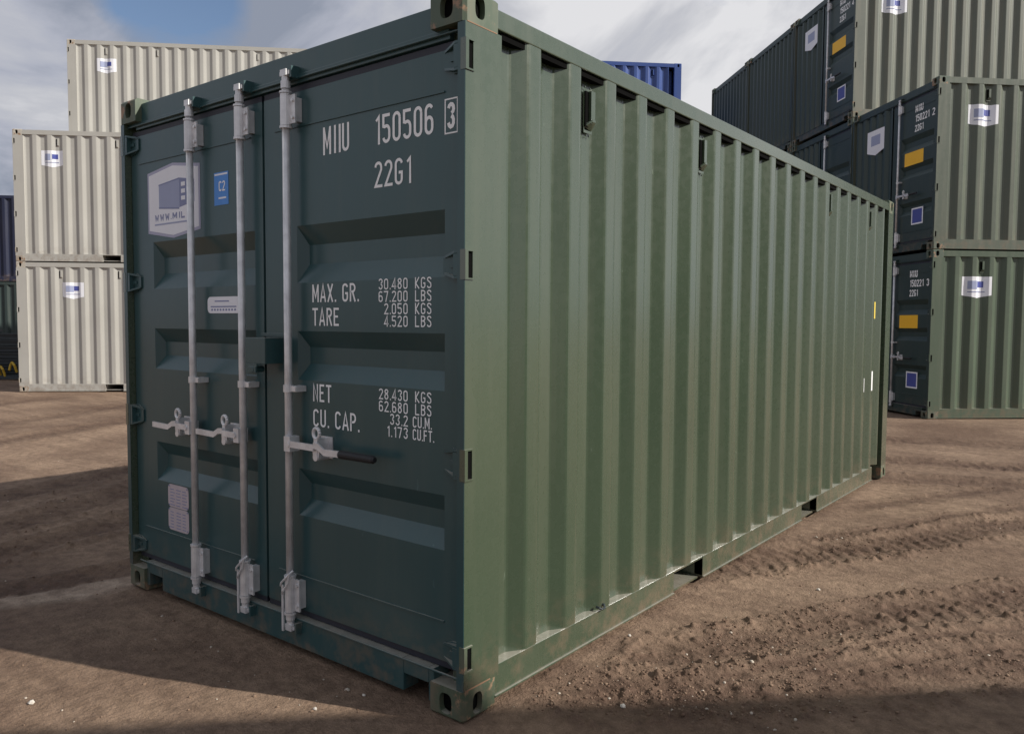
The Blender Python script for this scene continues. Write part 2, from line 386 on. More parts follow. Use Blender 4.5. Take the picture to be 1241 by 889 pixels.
POCK = [(1.65, 2.0), (3.65, 3.99)]
def bottom_rail(m, side, low=0):
    X = (lambda x: -x) if side else (lambda x: -WD+x)
    segs = [(.178, POCK[0][0]), (POCK[0][1], POCK[1][0]), (POCK[1][1], 5.56)]
    for a, b in segs:
        m.box(*sorted((X(.003), X(.055))), a, b, .046-low, .158)
        m.box(*sorted((X(-.004), X(.055))), a, b, .036-low, .0455-low)
    for a, b in POCK: m.box(*sorted((X(.005), X(.054))), a, b, .146, .157)
def fork_pocket(m, a, b):
    x0, x1 = -WD+.06, -.006
    m.poly([(x0, a, .146), (x1, a, .146), (x1, b, .146), (x0, b, .146)])
    m.poly([(x0, a, .04), (x1, a, .04), (x1, a, .146), (x0, a, .146)])
    m.poly([(x0, b, .04), (x1, b, .04), (x1, b, .146), (x0, b, .146)])
    m.box(-.35, -.03, a, b, .030, .040)
def top_rail(m, side, up=0):
    X = (lambda x: -x) if side else (lambda x: -WD+x)
    m.box(*sorted((X(.002), X(.062))), .178, LN-.178, 2.492, 2.562+up)
def roof_panel(m):
    m.box(-WD+.06, -.06, .06, LN-.06, 2.548, 2.558)
def floor_panel(m):
    m.box(-WD+.06, -.06, .10, LN-.10, .148, .175)
    for i in range(14):
        y = .35+i*.40
        if not any(a-.05 < y < b+.05 for a, b in POCK): m.box(-WD+.06, -.06, y, y+.045, .05, .147)
RX0, RX1 = -.985, -.127                                                    # recess limits on the right leaf
REC = [(1.605, 1.846), (1.192, 1.401), (.605, .809)]
def door_leaf(m, x0, x1, ra, rb):
    y = YD; z0, z1 = .190, 2.405; dpt = .042
    plate_holes(m, lambda u, v, d: (u, y+d, v), x0, x1, z0, z1, [], 0) if False else None
    us = [x0, ra, rb, x1]; vs = [z0]+[q for r_ in sorted(REC) for q in r_]+[z1]
    for i in range(3):
        for j in range(len(vs)-1):
            if i == 1 and j % 2 == 1: continue
            m.poly([(us[i], y, vs[j]), (us[i+1], y, vs[j]), (us[i+1], y, vs[j+1]), (us[i], y, vs[j+1])])
    for a, b in REC:
        s = (b-a)*.33; e = .030; A = [(ra, y, a), (rb, y, a), (rb, y, b), (ra, y, b)]
        B = [(ra+e, y+dpt, a+s), (rb-.006, y+dpt, a+s), (rb-.006, y+dpt, b-s), (ra+e, y+dpt, b-s)]
        if rb > -1.25: pass
        for i in range(4): m.poly([A[i], A[(i+1) % 4], B[(i+1) % 4], B[i]])
        m.poly(B)
    for a, b in ((x0, x0+.001), (x1-.001, x1)): m.box(a, b, y, y+.05, z0, z1)
    m.box(x0, x1, y+.002, y+.05, z1-.002, z1); m.box(x0, x1, y+.002, y+.05, z0, z0+.002)
    # raised edge seams of the sheet at head and foot
    m.box(x0+.08, x1-.09, y-.005, y+.001, 2.258, 2.264); m.box(x0+.08, x1-.09, y-.005, y+.001, .336, .342)
def gasket(m, x0, x1):
    m.box(x0-.004, x1+.004, YD+.006, YD+.03, 2.4055, 2.432); m.box(x0-.004, x1+.004, YD+.006, YD+.03, .164, .1895)
    m.box(x1-.0005, x1+.013, YD+.004, YD+.03, .19, 2.405)
def header(m):
    m.box(-WD+.10, -.10, .034, .09, 2.438, 2.566)
    m.box(-WD+.10, -.10, .060, .09, 2.395, 2.4375)
    m.box(-WD+.035, -.035, .020, .034, 2.452, 2.459)
    m.box(-WD+.034, -.10+.0, .028, .033, 2.4595, 2.4735)
def sill(m):
    # sill with two notches cut up from below
    hs = [(-.320, -.186), (-2.25, -2.118)]
    us = [-WD+.16, -2.25, -2.118, -.320, -.186, -.16]
    for i, (a, b) in enumerate(zip(us, us[1:])):
        z = .098 if i in (1, 3) else .030
        m.box(a, b, .016, .10, z, .160)
    m.box(-WD+.10, -.036, .009, .016, .152, .160)
def hinge(m, k, right):
    z0, z1 = HZ[k]; X = (lambda x: -x) if right else (lambda x: -WD+x)
    h = z1-z0; zc = (z0+z1)/2
    pts = [(X(.040), z0-.004), (X(.040), z1+.004), (X(.080), z1+.002), (X(.128), zc+h*.30), (X(.128), zc-h*.30), (X(.080), z0-.002)]
    m.prism([(a, YD-.008, c) for a, c in pts], (0, .0065, 0))
    for zz in (z0-.002, z1-.006):       # gussets out to the pin
        m.prism([(X(.034), YD-.034, zz), (X(.052), YD-.034, zz), (X(.122), YD-.009, zz+(zc-zz)*.35), (X(.034), YD-.009, zz)], (0, 0, .009))
    m.box(*sorted((X(.036), X(.056))), YD-.034, YD-.009, z0+.008, z1-.008)
    m.box(*sorted((X(.056), X(.090))), YD-.014, YD-.0085, zc-.008, zc+.008)
def slot_shade(m, k, right):  # solid black block standing in for the shade inside a hinge slot
    z0, z1 = HZ[k]; X = (lambda x: -x) if right else (lambda x: -WD+x)
    m.box(*sorted((X(.004), X(.028))), .0185, .0435, z0+.001, z1-.001)
def lug(m, k, right):
    z0, z1 = HZ[k]; X = (lambda x: -x) if right else (lambda x: -WD+x)
    e = .005
    m.box(*sorted((X(-e), X(.02))), .0005, .0165, z0-.006, z1+.006)
    m.box(*sorted((X(-e), X(.004))), .0165, .0465, z1, z1+.006); m.box(*sorted((X(-e), X(.004))), .0165, .0465, z0-.006, z0)
YB = -.008                                                                 # lock bar axis
BZ = [(.190, .340), (2.258, 2.388)]
def bar(m): m.tube((0, YB, .15), (0, YB, 2.44), .0165, 18)
def cam_end(m, top):
    z = (lambda a: 2.44+a) if top else (lambda a: .155-a)
    a, b = sorted((z(-.03), z(0))); m.tube((0, YB, a), (0, YB, b), .0205, 14)
    a, b = sorted((z(0), z(.020))); m.tube((0, YB, a), (0, YB, b), .0165, 12)
    a, b = sorted((z(.020), z(.046))); m.box(-.016, .024, YB-.016, YB+.020, a, b)
    a, b = sorted((z(.024), z(.040))); m.box(-.030, .034, YB-.008, YB+.012, a, b)
def keeper(m, top):
    z = (lambda a: 2.44+a) if top else (lambda a: .155-a)
    a, b = sorted((z(.010), z(.022))); m.box(-.034, .052, .012, .034, a, b)
    a, b = sorted((z(.050), z(.060))); m.box(-.012, .044, .004, .034, a, b)
    a, b = sorted((z(.012), z(.058))); m.box(.030, .044, -.012, .034, a, b)
def bracket(m, i):
    z0, z1 = BZ[i]
    m.tube((0, YB, z0), (0, YB, z1), .0235, 14)
    m.tube((0, YB, z0-.012), (0, YB, z0-.002), .0265, 14); m.tube((0, YB, z1+.002), (0, YB, z1+.010), .0265, 14)
    m.box(.016, .056, YB+.004, YB+.012, z0+.006, z1-.006)
    m.box(.018, .048, YB+.012, YD-.001, z0+.016, z1-.016)
    for zz in (z0+.03, z1-.03): m.tube((.042, YB-.003, zz), (.042, YB+.004, zz), .008, 6)
def clamp(m):
    m.tube((0, YB, 1.142), (0, YB, 1.172), .022, 14)
    m.box(.012, .064, YB-.006, YD-.002, 1.145, 1.169); m.box(.044, .064, YB-.012, YB-.006, 1.147, 1.167)
def seal_strap(m):
    # wire sleeve looping round the lower bracket, with its flat strip down to the sill
    m.box(-.045, -.033, YB-.014, YB-.008, .098, .30)
    pts = [(-.038, YB-.022, .30), (-.022, YB-.031, .318), (.010, YB-.032, .345), (.030, YB-.026, .366), (.034, YB-.01, .376)]
    m.path(pts, .0045, 6); m.path([(-.038, YB-.016, .262), (-.01, YB-.031, .285), (.022, YB-.030, .322), (.030, YB-.026, .366)], .0045, 6)
def hub(m, s, dz=0):
    z = .925+dz
    m.box(*sorted((0, s*.040)), YB-.026, YB+.024, z-.034, z+.030)
    m.tube((s*.03, YB-.032, z-.002), (s*.03, YB-.022, z-.002), .012, 10)
def catch(m, s, L, dz=0):
    # the catch plate and retainer the handle drops into: a ring above, a lobe below
    z = .925+dz; x = s*L
    n = 14
    for i in range(n):
        a, b = 2*math.pi*i/n, 2*math.pi*(i+1)/n
        m.tube((x+.020*math.cos(a), YB-.012, z+.058+.022*math.sin(a)), (x+.020*math.cos(b), YB-.012, z+.058+.022*math.sin(b)), .0075, 8)
    m.box(x-.012, x+.012, YB-.018, YD-.001, z-.030, z+.036)
    m.tube((x, YB-.020, z-.040), (x, YD-.001, z-.040), .016, 12)
    m.prism([(x-.026, YB-.016, z+.006), (x+.026, YB-.016, z+.006), (x+.017, YB-.016, z-.048), (x-.017, YB-.016, z-.048)], (0, .012, 0))
    m.box(x-.035, x+.035, YD-.006, YD-.001, z-.05, z+.04)
def handle(m, s, hubx, mid, end, dz=0):
    z = .925+dz; y = YB-.024
    m.box(*sorted((s*hubx, s*mid)), y-.005, y+.005, z-.014, z+.013)
    pts = [(s*mid, y, z+.010), (s*(mid+.03), y-.002, z+.008), (s*(mid+.07), y-.002, z-.012), (s*end, y, z-.010)]
    for (a, b) in zip(pts, pts[1:]):
        m.prism([(a[0], a[1]-.005, a[2]-.013), (b[0], b[1]-.005, b[2]-.013), (b[0], b[1]-.005, b[2]+.013), (a[0], a[1]-.005, a[2]+.013)], (0, .010, 0))
def grip(m, s, a, b, dz=0):
    z = .915+dz; y = YB-.024
    m.tube((s*a, y, z), (s*(b-.01), y, z), .0165, 12, .0155); m.tube((s*(b-.01), y, z), (s*b, y, z), .0155, 12, .010)
def lock_box(m):
    x0, x1, y0, z0, z1 = -1.235, -1.088, -.056, 1.258, 1.370
    m.box(x0, x1, y0, y0+.004, z0, z1); m.box(x0, x1, y0+.004, YD, z1-.004, z1)
    m.box(x1-.004, x1, y0+.004, YD-.001, z0, z1-.004); m.box(x0, x0+.004, y0+.004, YD-.001, z0, z1-.004)
    m.box(x0, x0+.085, y0, y0+.004, z0-.048, z0); m.box(x0+.03, x0+.085, y0-.006, y0, z0-.04, z0-.012)
    m.box(x0-.01, x1+.03, YD-.006, YD-.001, z1+.004, z1+.02)
    m.tube((x0+.058, y0-.008, z0-.026), (x0+.058, y0+.05, z0-.026), .014, 12)
def vent(m, y, z0, z1):
    # small hooded ventilator on the recessed flat, open towards the door end
    xo = -.0395
    m.box(xo, xo+.003, y-.030, y+.034, z0-.012, z1+.004)
    m.box(xo+.003, xo+.022, y-.001, y+.030, z0+.028, z1)
    m.prism([(xo+.003, y-.026, z0), (xo+.003, y-.026, z0+.012), (xo+.026, y+.004, z0+.034), (xo+.026, y+.028, z0+.034), (xo+.003, y+.028, z0)], (0, 0, .010))
    for a, b in ((y-.02, z1+.016), (y+.02, z1+.016), (y-.01, z0-.022), (y+.014, z0-.022)): m.tube((xo-.001, a, b), (xo+.004, a, b), .004, 6)
def vent_mouth_shade(m, y, z0, z1):  # black slab painting in the shade of the vent opening
    xo = -.0365
    m.box(xo, xo+.006, y-.027, y-.0015, z0+.012, z1-.002)
def side_sticker(m, y0, y1, z0, z1, lift=.0025, point=.0, dep=.046):
    pr = side_profile(y0, y1, depth=dep); n = len(pr)
    zb = lambda y: z0+point*abs((y-(y0+y1)/2)/((y1-y0)/2))
    m.add([(-.004-d+lift, y, zb(y)) for y, d in pr]+[(-.004-d+lift, y, z1) for y, d in pr], [(i, i+1, n+i+1, n+i) for i in range(n-1)])
def flat(m, x0, x1, z0, z1, y, t=.0012): m.box(x0, x1, y-t, y, z0, z1)
def rounded(m, x0, x1, z0, z1, r, y, t=.0015):
    pts = []
    for cx, cz, a in ((x1-r, z1-r, 0), (x0+r, z1-r, 90), (x0+r, z0+r, 180), (x1-r, z0+r, 270)):
        pts += [(cx+r*math.cos(R(a+i*22.5)), y-t, cz+r*math.sin(R(a+i*22.5))) for i in range(5)]
    m.prism(pts, (0, t, 0))

VENTS = [.83, 1.953, 4.19, 5.345]
def container(loc, rz, label, P, PE, PC, group=None, end='doors', lod=0, code=None, bits=(), marks=()):
    c = empty('shipping_container', loc, rz); tag(c, label, 'shipping container', group)
    hero = lod == 0; dep = .030 if P is CREAM else .046
    for sx in (0, 1):
        for sy in (0, 1):
            for sz in (0, 1):
                cs = part('corner_casting', (sx, sy, sz), lambda m: casting(m, sx, sy, sz), PC, c, bev=.0025 if hero else 0)
                part('casting_hole_shade', (sx, sy, sz), lambda m: casting_shade(m, sx, sy, sz), DARK, cs)
    for s in (1, 0):
        fp = part('corner_post', ('f', s), lambda m: front_post(m, s), P, c)
        part('post_front_shade', s, lambda m: m.box(*sorted(((-.0345, -.0008) if s else (-WD+.0008, -WD+.0345))), .0022, .0037, .119, HT-.119), PE, fp)  # added thin strip that gives the post front the shaded end colour
        part('corner_post', ('r', s), lambda m: rear_post(m, s), P, c, bev=.003 if hero else 0)
        part('top_rail', (s, lod), lambda m: top_rail(m, s, .018*lod), P, c, bev=.004 if hero else 0)
        part('bottom_rail', (s, lod), lambda m: bottom_rail(m, s, .022*lod), P, c, bev=.0025 if hero else 0)
        part('side_panel', (s, dep), lambda m: side_panel(m, s, dep), P, c)
        part('rail_shade_strip', s, lambda m: m.box(*sorted(((-.0462, -.014) if s else (-WD+.0462, -WD+.014))), .215, 5.72, 2.468, 2.4912), DARK, c) if hero else None  # black strip painting in the rail's shadow across the recesses
    part('roof_panel', 0, roof_panel, P, c); part('floor_panel', 0, floor_panel, DARK, c)
    for a, b in POCK: part('fork_pocket', a, lambda m: fork_pocket(m, a, b), P, c)
    part('end_panel', 'rear', lambda m: end_panel(m, -WD+.10, -.10, LN-.045, depth=-.04), PE, c)
    part('end_header', 0, lambda m: m.box(-WD+.162, -.162, LN-.075, LN-.012, 2.47, 2.562), PE, c)
    part('end_sill', 0, lambda m: m.box(-WD+.162, -.162, LN-.075, LN-.012, .04, .165), PE, c)
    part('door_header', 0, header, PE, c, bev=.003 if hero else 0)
    part('door_sill', 0, sill, PE, c, bev=.003 if hero else 0)
    for i, y in enumerate(VENTS):
        v = part('vent', i, lambda m: vent(m, y, 2.262, 2.425), P, c)
        part('vent_mouth_shade', i, lambda m: vent_mouth_shade(m, y, 2.262, 2.425), DARK, v)
    if end == 'blind':
        part('end_panel', 'front', lambda m: end_panel(m, -WD+.10, -.10, YD-.012), PE, c)
        return c
    # right leaf
    xr0 = -1.212
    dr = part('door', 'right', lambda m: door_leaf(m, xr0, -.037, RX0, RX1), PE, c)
    part('door_gasket', 'right', lambda m: gasket(m, xr0, -.052), GASKET, dr)
    for k in range(4):
        part('hinge', ('r', k), lambda m: hinge(m, k, True), PE, dr)
        lg = part('hinge_lug', ('r', k), lambda m: lug(m, k, True), PC if k == 3 else P, c); part('hinge_slot_shade', ('r', k), lambda m: slot_shade(m, k, True), DARK, lg)
    if end == 'doors':
        dl = part('door', 'left', lambda m: door_leaf(m, -2.401, xr0-.014, -2.188, -1.290), PE, c)
        part('door_gasket', 'left', lambda m: gasket(m, -2.386, xr0-.0285), GASKET, dl)
        for k in range(4):
            part('hinge', ('l', k), lambda m: hinge(m, k, False), PE, dl)
            part('hinge_lug', ('l', k), lambda m: lug(m, k, False), P, c)
    else:   # corrugated left half
        dl = part('end_panel', 'half', lambda m: end_panel(m, -WD+.10, xr0-.014, YD-.012, z0=.16, z1=2.437), PE, c)
    bars = [(-.980, 1, .200, .360, .556)] if end != 'doors' else [(-1.746, -1, .132, .20, .345), (-1.330, -1, .138, .20, .352), (-.992, 1, .210, .370, .568)]
    for bi, (bx, s, cx, e0, e1) in enumerate(bars):
        b = part('locking_bar', 0, bar, GALV, c, (bx, 0, 0), smooth=True)
        for t in (0, 1):
            part('cam', t, lambda m: cam_end(m, t), GALV, b)
            part('cam_keeper', t, lambda m: keeper(m, t), PE, b)
            part('bracket', t, lambda m: bracket(m, t), GALV, b)
        part('clamp', 0, clamp, GALV, b)
        part('handle_hub', s, lambda m: hub(m, s), GALV, b)
        part('handle_catch', (s, cx), lambda m: catch(m, s, cx-.008), GALV, b)
        if s > 0:
            part('handle', s, lambda m: handle(m, s, .03, cx-.01, e0), GALV, b)
            part('handle_grip', s, lambda m: grip(m, s, e0-.005, e1), RUBBER, b)
        else: part('handle', (s, cx), lambda m: handle(m, s, .03, cx-.01, e1), GALV, b)
        if hero and bi: part('seal_strap', 0, seal_strap, GALV, b)
    if code: code(c, dr, dl)
    return c

# ------------------------------------------------------------------ writing on the big green container
def txt(parent, s, x0, x1, z, h, thick=1., label=None, name='lettering', mat=None, y=None):
    y = YD-.0012 if y is None else y
    return part(name, (s, x0, z), lambda m: letters(m, s, x0, x1, z, h, y, thick), mat or WHITE, parent, label=label or ('white lettering reading '+s))
def hero_marks(c, dr, dl):
    txt(dr, 'MIIU', -.806, -.642, 2.120, .112, .74)
    txt(dr, '150506', -.498, -.180, 2.120, .112, .74)
    txt(dr, '3', -.114, -.078, 2.128, .088, 1.1)
    def ring(m):
        x0, x1, z0, z1, w = -.128, -.064, 2.110, 2.234, .005; y = YD
        flat(m, x0, x1, z1-w, z1, y); flat(m, x0, x1, z0, z0+w, y); flat(m, x0, x0+w, z0+w, z1-w, y); flat(m, x1-w, x1, z0+w, z1-w, y)
    part('check_digit_box', 0, ring, WHITE, dr)
    txt(dr, '22G1', -.498, -.292, 1.957, .100, .76)
    txt(dr, 'MAX. GR.', -.884, -.590, 1.522, .074, .82); txt(dr, 'TARE', -.884, -.708, 1.424, .074, .82)
    txt(dr, 'NET', -.884, -.762, 1.106, .074, .82); txt(dr, 'CU. CAP.', -.884, -.590, 1.000, .074, .82)
    for top, rows in ((1.566, (('30.480', 'KGS'), ('67.200', 'LBS'), ('2.050', 'KGS'), ('4.520', 'LBS'))),
                      (1.141, (('28.430', 'KGS'), ('62.680', 'LBS'), ('33.2', 'CU.M.'), ('1.173', 'CU.FT.')))):
        for i, (a, u) in enumerate(rows):
            z = top-i*.0475; w = (.477-.314)*(tw(a)-.08)/(tw('30.480')-.08)
            txt(dr, a, -.314-w, -.314, z, .042, .85)
            wu = .088 if '.' not in u else (.100 if u == 'CU.M.' else .112)
            xs = -.278 if '.' not in u else -.290
            txt(dr, u, xs, xs+wu, z, .042, .85)
    # six-sided company sticker
    def hexa(m, g, y, t):
        m.prism([(-2.234+g, y-t, 1.892+g), (-2.234+g, y-t, 2.200-g), (-1.985, y-t, 2.230-g), (-1.735-g, y-t, 2.200-g), (-1.735-g, y-t, 1.886+g), (-1.985, y-t, 1.857+g)], (0, t, 0))
    st = part('company_sticker', 0, lambda m: hexa(m, 0, YD-.0002, .0008), STICKER_EDGE, dl, label='six-sided white sticker with a grey container drawing')
    CACHE_st = st
    s2 = part('sticker_face', 0, lambda m: hexa(m, .014, YD-.0011, .0006), STICKER, dl)
    y = YD-.0020
    def pic(m):
        m.poly([(-2.120, y, 2.020), (-1.925, y, 2.004), (-1.925, y, 2.142), (-2.120, y, 2.126)])
    part('sticker_print', 'a', pic, LOGO_LIGHT, dl)
    def pic2(m):
        m.poly([(-1.924, y, 2.004), (-1.785, y, 2.022), (-1.785, y, 2.124), (-1.924, y, 2.142)])
        m.poly([(-2.122, y-.0003, 2.126), (-1.925, y-.0003, 2.142), (-1.785, y-.0003, 2.124), (-1.785, y-.0003, 2.130), (-1.925, y-.0003, 2.150), (-2.122, y-.0003, 2.133)])
        m.poly([(-2.122, y-.0003, 2.012), (-1.925, y-.0003, 1.996), (-1.925, y-.0003, 2.004), (-2.122, y-.0003, 2.020)])
    part('sticker_print', 'b', pic2, LOGO_GREY, dl)
    def pic3(m):
        for i in range(3):
            for j in range(2): flat(m, -1.905+j*.055, -1.868+j*.055, 2.038+i*.034, 2.058+i*.034, y-.0006, .0003)
    part('sticker_print', 'c', pic3, STICKER, dl)
    txt(dl, 'WWW.MIL', -2.165, -1.870, 1.952, .030, 2.1, mat=LOGO_GREY, y=y)
    part('sticker_print', 'd', lambda m: flat(m, -2.165, -1.82, 1.928, 1.936, y, .0003), LOGO_LIGHT, dl)
    # small blue square sticker
    bs = part('blue_sticker', 0, lambda m: flat(m, -1.612, -1.494, 1.984, 2.136, YD-.0002), SKYBLUE, dl, label='small blue rectangular sticker')
    txt(dl, 'C2', -1.572, -1.518, 2.048, .046, 1.0, y=YD-.0022); part('sticker_print', 'e', lambda m: (flat(m, -1.606, -1.500, 2.122, 2.130, YD-.0017, .0003), flat(m, -1.575, -1.512, 2.012, 2.020, YD-.0017, .0003)), STICKER, dl)
    # rounded white maker's plate
    part('maker_plate', 0, lambda m: rounded(m, -1.682, -1.408, 1.478, 1.556, .022, YD-.0005), STICKER, dl, label='white plate with rounded ends')
    def lines(m):
        for k, (a, b) in enumerate(((-1.62, -1.50), (-1.655, -1.44))): flat(m, a, b, 1.532-k*.026, 1.538-k*.026, YD-.0022, .0003)
        for k in range(9): flat(m, -1.65+k*.024, -1.636+k*.024, 1.490, 1.499, YD-.0022, .0003)
    part('plate_print', 0, lines, LOGO_GREY, dl)
    # stacked aluminium approval plates
    part('approval_plate', 0, lambda m: (rounded(m, -2.082, -1.884, .482, .600, .024, YD-.0005), rounded(m, -2.082, -1.884, .362, .479, .024, YD-.0005)), PLATE, dl, label='two grey metal approval plates, one above the other')
    def pl(m):
        for k in range(6):
            for j in range(3):
                z = .572-k*.016-(.0 if k < 6 else 0); a = -2.06+j*.058; flat(m, a, a+.036+.01*((k+j) % 2), z, z+.004, YD-.0022, .0003)
                flat(m, a, a+.030+.012*((k*2+j) % 2), z-.118, z-.114, YD-.0022, .0003)
        for zz in (.590, .375, .470, .492):
            for xx in (-2.07, -1.897): m.tube((xx, YD-.004, zz), (xx, YD-.002, zz), .004, 6)
    part('plate_print', 1, pl, LOGO_GREY, dl)
    part('weld_seam', 0, lambda m: m.box(-.002, .0012, .012, .172, HT-.120, HT-.1165), RUST, c, label='rusty weld under the top corner casting')
    part('weld_seam', 1, lambda m: m.box(-.002, .0012, .010, .150, .1175, .1225), RUST, c, label='scraped weld above the bottom corner casting')
    part('lock_box', 0, lock_box, GREEN_SHADED, c, bev=.002)
    part('side_mark', 0, lambda m: side_sticker(m, 5.468, 5.515, 1.497, 1.645), YELLOW, c, label='small yellow sticker near the far post')
    part('side_mark', 1, lambda m: side_sticker(m, 5.446, 5.484, .857, 1.03), WHITE, c, label='small white sticker near the far post')
    part('side_mark', 2, lambda m: side_sticker(m, 5.20, 5.212, .86, .98), WHITE, c, label='thin pale strip')
    # lashing ring by the bottom rail
    part('lashing_ring', 0, lambda m: (m.path([(.004, .905, .176), (.014, .918, .168), (.014, .938, .168), (.004, .948, .178)], .005, 6), m.tube((-.01, .905, .176), (.006, .905, .176), .006, 6), m.tube((-.01, .948, .178), (.006, .948, .178), .006, 6)), STEEL, c)

hero = container((0, 0, 0), 0, 'big dark green container in the middle, three silver locking bars on its doors', GREEN, GREEN_SHADED, GREEN_CAST, code=hero_marks)

# ------------------------------------------------------------------ yard stacks
TH = R(44-90)
Sx = Vector((math.cos(R(44)), math.sin(R(44)))); Ex = Vector((-Sx.y, Sx.x))
PR = Vector((-.652, 11.43)); PW = Vector((-15.7, 4.30))
def at(P, s, e, z): q = P+Sx*s+Ex*e; return (q.x, q.y, z)
HS = HT+.001
def side_badge(c, y0, z0, w=.46, h=.33, dep=.046):
    part('side_sticker', ('w', y0, dep), lambda m: side_sticker(m, y0, y0+w, z0, z0+h, .0025, .045, dep), STICKER, c, label='white side sticker with a blue container print')
    part('sticker_print', ('b', y0, dep), lambda m: side_sticker(m, y0+w*.52, y0+w*.76, z0+h*.50, z0+h*.78, .0045, 0, dep), LOGO_BLUE, c)
    part('sticker_print', ('g', y0, dep), lambda m: side_sticker(m, y0+w*.18, y0+w*.515, z0+h*.42, z0+h*.80, .0045, 0, dep), LOGO_LIGHT, c)
    part('sticker_print', ('l', y0, dep), lambda m: side_sticker(m, y0+w*.18, y0+w*.80, z0+h*.27, z0+h*.31, .0045, 0, dep), LOGO_GREY, c)
def yard_code(num, badge=True, end_badge=True):
    def fn(c, dr, dl):
        txt(dr, 'MIIU', -.62, -.42, 2.20, .105, 1.2); txt(dr, num[:-1], -.62, -.26, 2.05, .105, 1.2); txt(dr, num[-1], -.19, -.12, 2.05, .105, 1.2); txt(dr, '22G1', -.62, -.40, 1.90, .10, 1.2)
        part('orange_sticker', 0, lambda m: flat(m, -.87, -.38, 1.392, 1.600, YD-.0003), ORANGE, dr, label='orange warning sticker')
        part('blue_sticker', 1, lambda m: flat(m, -.64, -.34, .44, .70, YD-.0003), STICKER, dr, label='blue square sticker with a white edge')
        part('sticker_print', 'bb', lambda m: flat(m, -.615, -.365, .462, .678, YD-.0018, .0004), LOGO_BLUE, dr)
        if badge: side_badge(c, .52, 1.86)
        if end_badge:
            part('end_sticker', 0, lambda m: m.prism([(-1.98, YD-.016, 1.83), (-1.98, YD-.016, 2.19), (-1.46, YD-.016, 2.19), (-1.46, YD-.016, 1.83), (-1.72, YD-.016, 1.76)], (0, .002, 0)), STICKER, c, label='white sticker on the corrugated half')
            part('sticker_print', 'es', lambda m: flat(m, -1.86, -1.58, 1.93, 2.10, YD-.0163, .0004), LOGO_LIGHT, c)
    return fn
GR = 'green containers stacked on the right'
names = {
 (0, 0): 'bottom front container of the right-hand stack, on the dirt, orange door sticker',
 (0, 1): 'green container on top of the front right-hand pair, pale code lettering beside its bar',
 (1, 0): 'green container on the ground in the second row of the right-hand stack',
 (1, 1): 'middle container of the second right-hand row, just above the roof rail of the big one',
 (1, 2): 'topmost green container at the top right edge, orange sticker on its end'}
for (e, k), lb in names.items():
    container(at(PR, 0, e*2.478, k*HS), TH, lb, {(0, 0): GREEN_FAR_C, (0, 1): GREEN_FAR, (1, 2): GREEN_FAR_B}.get((e, k), GREEN_FAR), GREEN_FAR_SHADED, GREEN_FAR_CAST, GR, 'half', 1,
              code=yard_code({0: '1502213', 1: '1502212', 2: '1502214'}[k]) if (e, k) not in ((1, 0), (1, 1)) else None)
for e in (2, 3):
    for k in range(3):
        w = ('third', 'last')[e-2]
        lb = ['green container at the foot of the %s row of the right-hand stack', 'green container in the middle of the %s row of the right-hand stack',
              'dark corrugated end of the top container in the %s row of the right-hand stack'][k] % w
        container(at(PR, 0, e*2.478, k*HS), TH, lb, GREEN_FAR, GREEN_FAR_SHADED, GREEN_FAR_CAST, GR, 'blind', 1)
GW = 'cream containers stacked on the left'
def wcode(y): return lambda c, dr, dl: side_badge(c, y, 1.86, .42, .33, .030)
def wc(s, e, k, lb, y): container(at(PW, s, e, k*HS), TH, lb, CREAM, CREAM, CREAM_CAST, GW, 'doors', 1, code=wcode(y))
wc(0, 0, 0, 'cream container standing on the dirt at the left, small sticker on its corrugated side', .86)
wc(0, 0, 1, 'cream container stacked on the front left one, below the tallest', .52)
wc(0, 2.50, 0, 'cream container on the ground in the back left row', .62)
wc(0, 2.50, 1, 'cream container in the middle of the back left row', .62)
wc(0, 2.50, 2, 'tallest cream container rising behind the left of the big green one', .64)
for k in range(3):
    container(at(PW, 14.28-LN, 2.50, k*HS), TH, ['blue container at the foot of the stack behind the big green one', 'blue container in the middle of the stack behind the big green one',
              'blue container on top, showing above the roof rail of the big green one'][k], BLUE, BLUE, BLUE, 'blue containers behind the green one', 'blind', 1)
q = Vector((-24.9, 7.7))
container((*(q-Sx*5), 0), TH, 'dark green container on the ground at the far left edge', DKGREEN, DKGREEN, DKGREEN, None, 'blind', 1)
container((*(q-Sx*5), HS), TH, 'navy blue container on top of the dark green one at the far left edge', NAVY, NAVY, NAVY, None, 'blind', 1)
# the row beyond the right edge of the frame: its shadow lies along the bottom of the picture
qs = Vector((7.36, 2.95))-Sx*3.2
for k in range(2):
    container((qs.x+Ex.x*-2.44, qs.y+Ex.y*-2.44, k*HS), TH, ['green container on the ground beside the viewer, outside the frame', 'green container stacked beside the viewer, outside the frame'][k],
              GREEN_FAR, GREEN_FAR_SHADED, GREEN_FAR_CAST, None, 'blind', 1)

